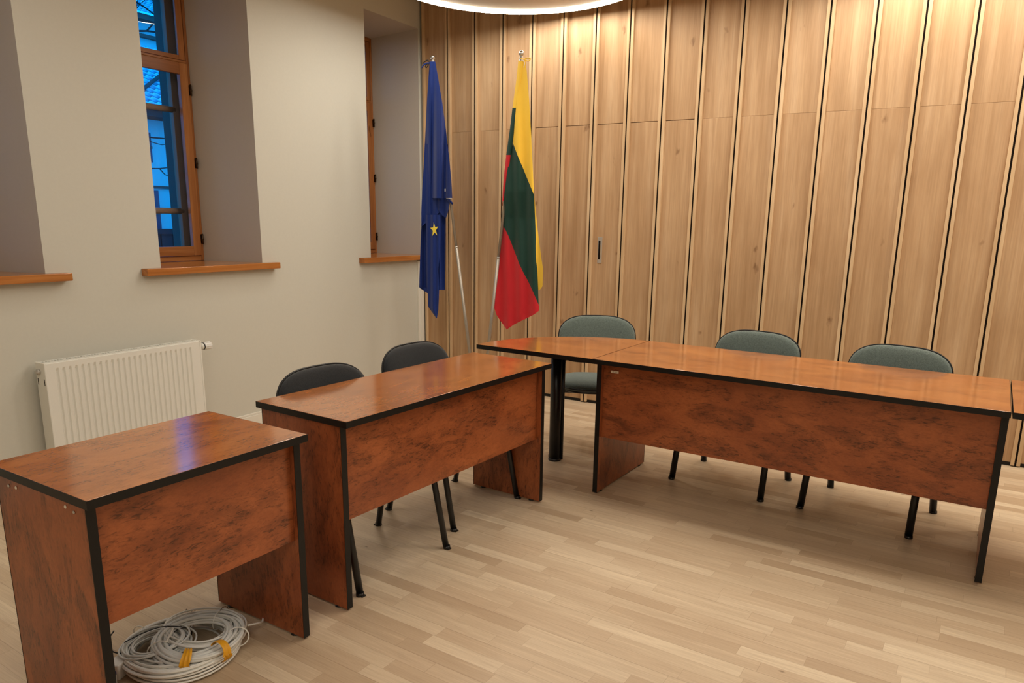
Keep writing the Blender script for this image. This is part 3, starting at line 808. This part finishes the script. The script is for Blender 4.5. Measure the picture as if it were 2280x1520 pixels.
# stand that both poles sit in
fs = empty('flag_stand', (-3.12, FY, 0)); tag(fs, 'low metal flag stand on the floor in the corner behind the desks', 'flag stand')
m = MB(); m.lathe([(.15, 0), (.15, .008), (.05, .03), (.03, .05), (.028, .062)], 40); m.build('base', M['steel'], fs)
for bx_, dd in ((eb.x, eu), (lb.x, lt)):
    tp = Vector((bx_-(-3.12), 0, .098))
    m = MB(); m.tube([Vector((tp.x*.45, 0, .035)), tp], .0125, 14); m.build('socket', M['steel'], fs)

# ------------------------------------------------------------------ cable coils under the short desk
def coil(name, c, R0, R1, turns, r, mat, label, seed, zlev=0, ell=1.0, rot=0, zamp=.0, step=36):
    rnd = random.Random(seed)
    ph = [rnd.uniform(0, 6.28) for _ in range(6)]
    pts = []
    order = list(range(turns)); rad_ = [R0+(R1-R0)*rnd.random() for _ in order]; lev = [rnd.random() for _ in order]
    offx = [rnd.uniform(-.012, .012) for _ in order]; offy = [rnd.uniform(-.012, .012) for _ in order]
    N = turns*step
    for i in range(N+1):
        t = i/step; k0 = min(int(t), turns-1); k1 = min(k0+1, turns-1); f = t-k0; f = f*f*(3-2*f)
        lerp = lambda A: A[k0]*(1-f)+A[k1]*f
        a = 2*PI*t
        R = lerp(rad_)*(1+.03*math.sin(2*a*.5+ph[0])+.02*math.sin(3*a+ph[1]))
        x = R*math.cos(a)*ell+lerp(offx); y_ = R*math.sin(a)+lerp(offy)
        z = r+zlev+lerp(lev)*(turns*.0011+.010)+zamp*(.5+.5*math.sin(a+ph[2]))
        cr, sr = math.cos(rot), math.sin(rot)
        pts.append((x*cr-y_*sr, x*sr+y_*cr, z))
    e = empty(name, c); tag(e, label, 'cable', 'white cable coils under the short desk')
    m = MB(); m.tube(pts, r, 6); m.build('cable', mat, e)
    return e, pts
c1, p1 = coil('cable_coil', (-2.092, 1.335, 0), .135, .190, 38, .0036, M['cable'], 'widest white cable coil on the floor, bottom of the heap under the short desk', 3, 0, 1.0)
c2, p2 = coil('cable_coil', (-2.030, 1.365, 0), .095, .145, 18, .0052, M['cable2'], 'coil of thicker white cable with yellow tape, on the right of the heap', 5, .036, .98, .4, .012)
c3, p3 = coil('cable_coil', (-2.135, 1.27, 0), .050, .105, 22, .0032, M['cable2'], 'smallest white cable coil with a thin black tie, front left of the heap', 9, .030, 1.15, .9, .015)
c4, p4 = coil('cable_coil', (-2.075, 1.415, 0), .080, .130, 22, .0036, M['cable'], 'white cable coil at the back of the heap with a loose clear plug end', 12, .026, 1.1, .2, .015)
def wrap(parent, ang, R, w, zt, mat, name, r=.0022, tilt=.0):
    c, s = math.cos(ang), math.sin(ang); m = MB(); pts = []
    for i in range(20):
        t = i*2*PI/20; rr = R+w*math.cos(t); z = zt+(.030)*math.sin(t)
        pts.append((c*rr-s*tilt*math.sin(t), s*rr+c*tilt*math.sin(t), max(z, .003)))
    m.tube(pts, r, 6, closed=True); return m.build(name, mat, parent)
wrap(c1, 2.3, .175, .040, .030, M['wire'], 'wire_tie', .0012); wrap(c1, 2.42, .175, .040, .032, M['wire'], 'wire_tie', .0012)
wrap(c1, 3.3, .175, .038, .030, M['cable'], 'cable_tie', .002)
wrap(c2, 2.0, .122, .036, .056, M['cable'], 'cable_tie', .0018); wrap(c2, .7, .122, .036, .056, M['cable'], 'cable_tie', .0022, .01)
wrap(c2, 4.2, .122, .036, .056, M['cable'], 'cable_tie', .0022)
wrap(c3, 1.3, .085, .036, .048, M['tie'], 'cable_tie', .0018)
wrap(c4, 1.9, .11, .034, .045, M['wire'], 'wire_tie', .0012)
m = MB(); m.tube(smooth_path([(.03, .085, .085), (-.02, .05, .088), (-.05, .0, .082), (-.07, -.06, .07)]), .0018, 6); m.build('tie_tail', M['tie'], c3)
# yellow tape wraps
for ang, w_ in ((5.35, .20), (-.10, .18)):
    m = MB()
    def tp(s, t, ang=ang, w_=w_):
        a = ang+(s-.5)*w_+.05*math.sin(t*9); q = t*2*PI
        rr = .122+(.036+.004*math.sin(s*14+t*20))*math.cos(q); z = .060+(.034+.003*math.sin(s*17))*math.sin(q)
        return (rr*math.cos(a), rr*math.sin(a), max(z, .004))
    m.grid(tp, 8, 26); m.build('yellow_tape', M['tape'], c2)
# loose end with a clear plug
m = MB(); pe = smooth_path([(.10, .10, .05), (.105, .14, .04), (.085, .175, .022), (.06, .20, .02), (.045, .215, .035)])
m.tube(pe[:-8], .0034, 8); lo = m.build('loose_end', M['cable'], c4)
m = MB(); m.tube(pe[-9:-2], .0036, 8); m.build('cable_end', M['redmark'], lo)
m = MB(); m.box(-.006, .006, -.004, .004, 0, .016, Matrix.Translation(pe[-2])); m.build('plug', M['clear'], lo, bevel=.001)
m = MB(); m.tube(smooth_path([(.06, -.03, .05), (.05, .02, .085), (.035, .05, .10)]), .0032, 6); m.build('loose_end', M['cable'], c3)
m = MB(); m.tube(smooth_path([(-.04, -.08, .05), (-.07, -.10, .06), (-.115, -.085, .075), (-.14, -.05, .085)]), .0024, 6)
m.tube(smooth_path([(-.07, -.09, .05), (-.10, -.11, .065), (-.13, -.12, .07)]), .0018, 6); m.build('loose_end', M['tie'], c3)
# white adapter at the near left
ad = empty('plug_adapter', (-2.155, 1.155, 0), math.radians(25)); tag(ad, 'small white plastic plug adapter with a blue ring beside the cable heap', 'adapter')
m = MB(); m.prism([(-.022, -.03), (.022, -.03), (.026, .01), (.016, .03), (-.016, .03), (-.026, .01)], 0, .052); m.build('body', M['whiteclip'], ad, bevel=.004)
m = MB(); m.tube([(.012*math.cos(t*PI/10), -.0315, .028+.010*math.sin(t*PI/10)) for t in range(20)], .003, 8, closed=True); m.build('blue_ring', M['bluemark'], ad)
m = MB(); m.tube(smooth_path([(.01, -.03, .02), (.03, -.06, .012), (.05, -.09, .006), (.04, -.14, .005)]), .004, 8); m.build('cord', M['cable'], ad)

# ------------------------------------------------------------------ ring lights
def ring_light(x, y_, z, r, mat, label, full=True):
    e = empty('ring_light', (x, y_, z)); tag(e, label, 'ceiling light', 'round ring lights on the ceiling')
    m = MB(); m.lathe([(.0001, .028), (r-.028, .028), (r-.026, .034), (r-.0, .034), (r, .05), (r-.05, ZC-z)], 96)
    m.build('ceiling_disc', M['disc'], e)
    m = MB(); N = 128; m2 = MB()
    P = lambda R, t, zz: (R*math.cos(t), R*math.sin(t), zz)
    for i in range(N):
        a, b = 2*PI*i/N, 2*PI*(i+1)/N
        m.quad(P(r-.026, a, 0), P(r-.026, b, 0), P(r-.001, b, 0), P(r-.001, a, 0))
        m2.quad(P(r-.026, a, 0), P(r-.026, a, .028), P(r-.026, b, .028), P(r-.026, b, 0))
    st_ = m.build('led_strip', mat, e, fixn=False)
    m2.build('diffuser', M['ledside'], st_, fixn=False)
    m = MB()
    for i in range(N):
        a, b = 2*PI*i/N, 2*PI*(i+1)/N
        m.quad(P(r, a, -.001), P(r, b, -.001), P(r, b, .034), P(r, a, .034))
    m.build('trim_ring', M['ceil'], e)
    return e
ring_light(-2.5975, 4.303, 2.95, .883, M['ledring'], 'glowing ring light on the ceiling above the flags')
ring_light(-.28, 4.25, 2.95, .883, M['ledring3'], 'ring light on the ceiling above the middle of the longest table, out of frame')
ring_light(2.05, 4.25, 2.95, .883, M['ledring3'], 'ring light on the ceiling at the right end of the oak wall, out of frame')
ring_light(-2.5, 1.3, 2.95, .883, M['ledring2'], 'ring light on the ceiling above the two smaller desks, out of frame')
ring_light(.4, .7, 2.95, .883, M['ledring4'], 'ring light on the ceiling above the camera, out of frame')

# ------------------------------------------------------------------ outside
def outpart(name, parent, boxes, mat, bevel=0):
    m = MB()
    for b in boxes: m.box(*b)
    return m.build(name, mat, parent, bevel=bevel)
h = empty('house', (-12, 9, -1)); tag(h, 'pale plastered house with tiled roof outside the middle window', 'building')
outpart('wall', h, [(-5, 0, -8, 8, 0, 4.10)], M['plaster'])
outpart('string_course', h, [(0, .04, -8, 8, 2.90, 2.94)], M['outreveal'])
outpart('eave', h, [(-.1, .45, -8.3, 8.3, 4.02, 4.14)], M['ridge'])
m = MB()
hip = lambda: None
m.quad((.5, -8.3, 4.12), (.5, -.45, 4.12), (-1.9, -.45, 5.6), (-1.9, -8.3, 5.6))
m.quad((.5, -.45, 4.12), (.5, 8.3, 4.12), (-1.9, 8.3, 5.6), (-1.9, -.45, 5.6))
m.build('roof', M['roof'], h)
m = MB(); m.tube([(.2, -1.32, 4.33), (-.03, -1.05, 4.48), (-.8, -.11, 4.95), (-1.8, 1.1, 5.56)], .03, 8); m.build('ridge_cap', M['ridge'], h)
for (y0, y1, z0, z1) in ((-1.75, -1.02, 3.32, 3.80), (-1.9, -.97, 2.10, 2.86), (.6, 1.4, 3.3, 3.8), (.6, 1.4, 2.1, 2.86), (-4, -3.2, 3.3, 3.8)):
    f = outpart('window', h, [(0, .05, y0, y1, z0, z1)], M['outglass'])
    outpart('window_bar', h, [(.05, .07, y0, y1, (z0+z1)/2-.02, (z0+z1)/2+.02)], M['outreveal'])
h2 = empty('apartment_building', (-19, 13, -1)); tag(h2, 'taller pale building rising behind the tiled roof outside', 'building')
outpart('wall', h2, [(-6, 0, -12, 12, 0, 7.55)], M['plaster'])
outpart('cornice', h2, [(0, .3, -12.2, 12.2, 7.35, 7.48), (0, .15, -12.1, 12.1, 6.95, 7.03)], M['outreveal'])
m = MB(); m.quad((.4, -12.3, 7.5), (.4, 12.3, 7.5), (-3, 12.3, 9.4), (-3, -12.3, 9.4)); m.build('roof', M['roof'], h2)
for y0 in (-6, -3.4, -.8, 1.8, 4.4): outpart('window', h2, [(0, .05, y0, y0+.42, 5.7, 6.5)], M['outglass'])
fe = empty('fence', (-9.2, 6.3, -1)); tag(fe, 'dark lattice fence outside, seen through the bottom of the middle window', 'fence')
outpart('rail', fe, [(-.03, .03, -5, 5, 2.20, 2.27), (-.03, .03, -5, 5, 1.5, 1.56)], M['fence'])
outpart('lattice', fe, [(-.01, .01, -5+i*.18, -4.95+i*.18, 0, 2.22) for i in range(56)] + [(-.015, -.005, -5, 5, .0, 2.22)], M['fence'])
g = empty('ground', (-15, 6, -1)); 
gm = MB().box(-10.2, 9.9, -25, 25, -.05, 0).build('ground_slab', M['outreveal'], g); struct(g); g.name = 'floor_outside'
tr_ = empty('bare_tree', (-8.4, 4.6, -1)); tag(tr_, 'leafless tree whose thin branches cross the view outside the middle window', 'tree')
m = MB(); m.tube([(0, 0, 0), (.05, .05, 1.5), (-.02, .1, 3.0), (.03, .2, 4.6), (0, .25, 6)], [.12, .1, .085, .06, .02], 10); m.build('trunk', M['bark'], tr_)
m = MB(); rb = random.Random(21)
def branch(p, d, L, r, depth):
    pts = [p]; q = p.copy(); dd = d.copy()
    for i in range(5):
        dd = (dd+Vector((rb.uniform(-.2, .2), rb.uniform(-.25, .25), rb.uniform(-.22, .25)))).normalized(); q = q+dd*L/5; pts.append(q.copy())
    m.tube(pts, [r*(1-.75*i/5) for i in range(6)], 5)
    if depth:
        for i in (2, 3, 4, 5):
            d2 = (dd+Vector((rb.uniform(-.5, .5), rb.uniform(-.6, .6), rb.uniform(-.6, .7)))).normalized(); branch(pts[i], d2, L*.5, r*.5, depth-1)
for z0, up in ((3.0, .05), (3.3, .2), (4.5, .1), (4.8, .15), (5.2, .1), (5.4, .05), (5.6, .15)):
    branch(Vector((0, .15, z0-.1)), Vector((rb.uniform(-.3, .3), 1, up)).normalized(), 1.8, .022 if z0 > 4 else .014, 2 if z0 > 4 else 1)
m.build('branches', M['bark'], tr_)

# ------------------------------------------------------------------ world, lights, camera
w = bpy.data.worlds.new('dusk'); bpy.context.scene.world = w; w.use_nodes = True
bgn = w.node_tree.nodes['Background']; bgn.inputs[0].default_value = (.002, .36, .95, 1); bgn.inputs[1].default_value = 2.3

def area(loc, rot, size, power, col=(1, .93, .82)):
    l = bpy.data.lights.new('fill_light', 'AREA'); l.energy = power; l.size = size; l.color = col; l.shape = 'DISK'
    o = bpy.data.objects.new('fill_light', l); C.objects.link(o); o.location = loc; o.rotation_euler = rot
    return o
area((0.2, -1.7, 3.2), (0, 0, 0), 1.6, 40)  # unseen lamp added behind the camera as ambient fill

cam = bpy.data.cameras.new('camera'); co = bpy.data.objects.new('camera', cam); C.objects.link(co)
cam.sensor_fit = 'HORIZONTAL'; cam.sensor_width = 36; cam.lens = CF*36/2280
cam.shift_x = -20.05/2280; cam.shift_y = 98.66/2280
cam.clip_start = .05; cam.clip_end = 200
Rm = Matrix((RT, UP, -FW)).transposed()
co.matrix_world = Matrix.Translation((0, 0, CH)) @ Rm.to_4x4()
bpy.context.scene.camera = co
sc = bpy.context.scene
sc.view_settings.view_transform = 'Standard'; sc.view_settings.look = 'None'; sc.view_settings.exposure = .14
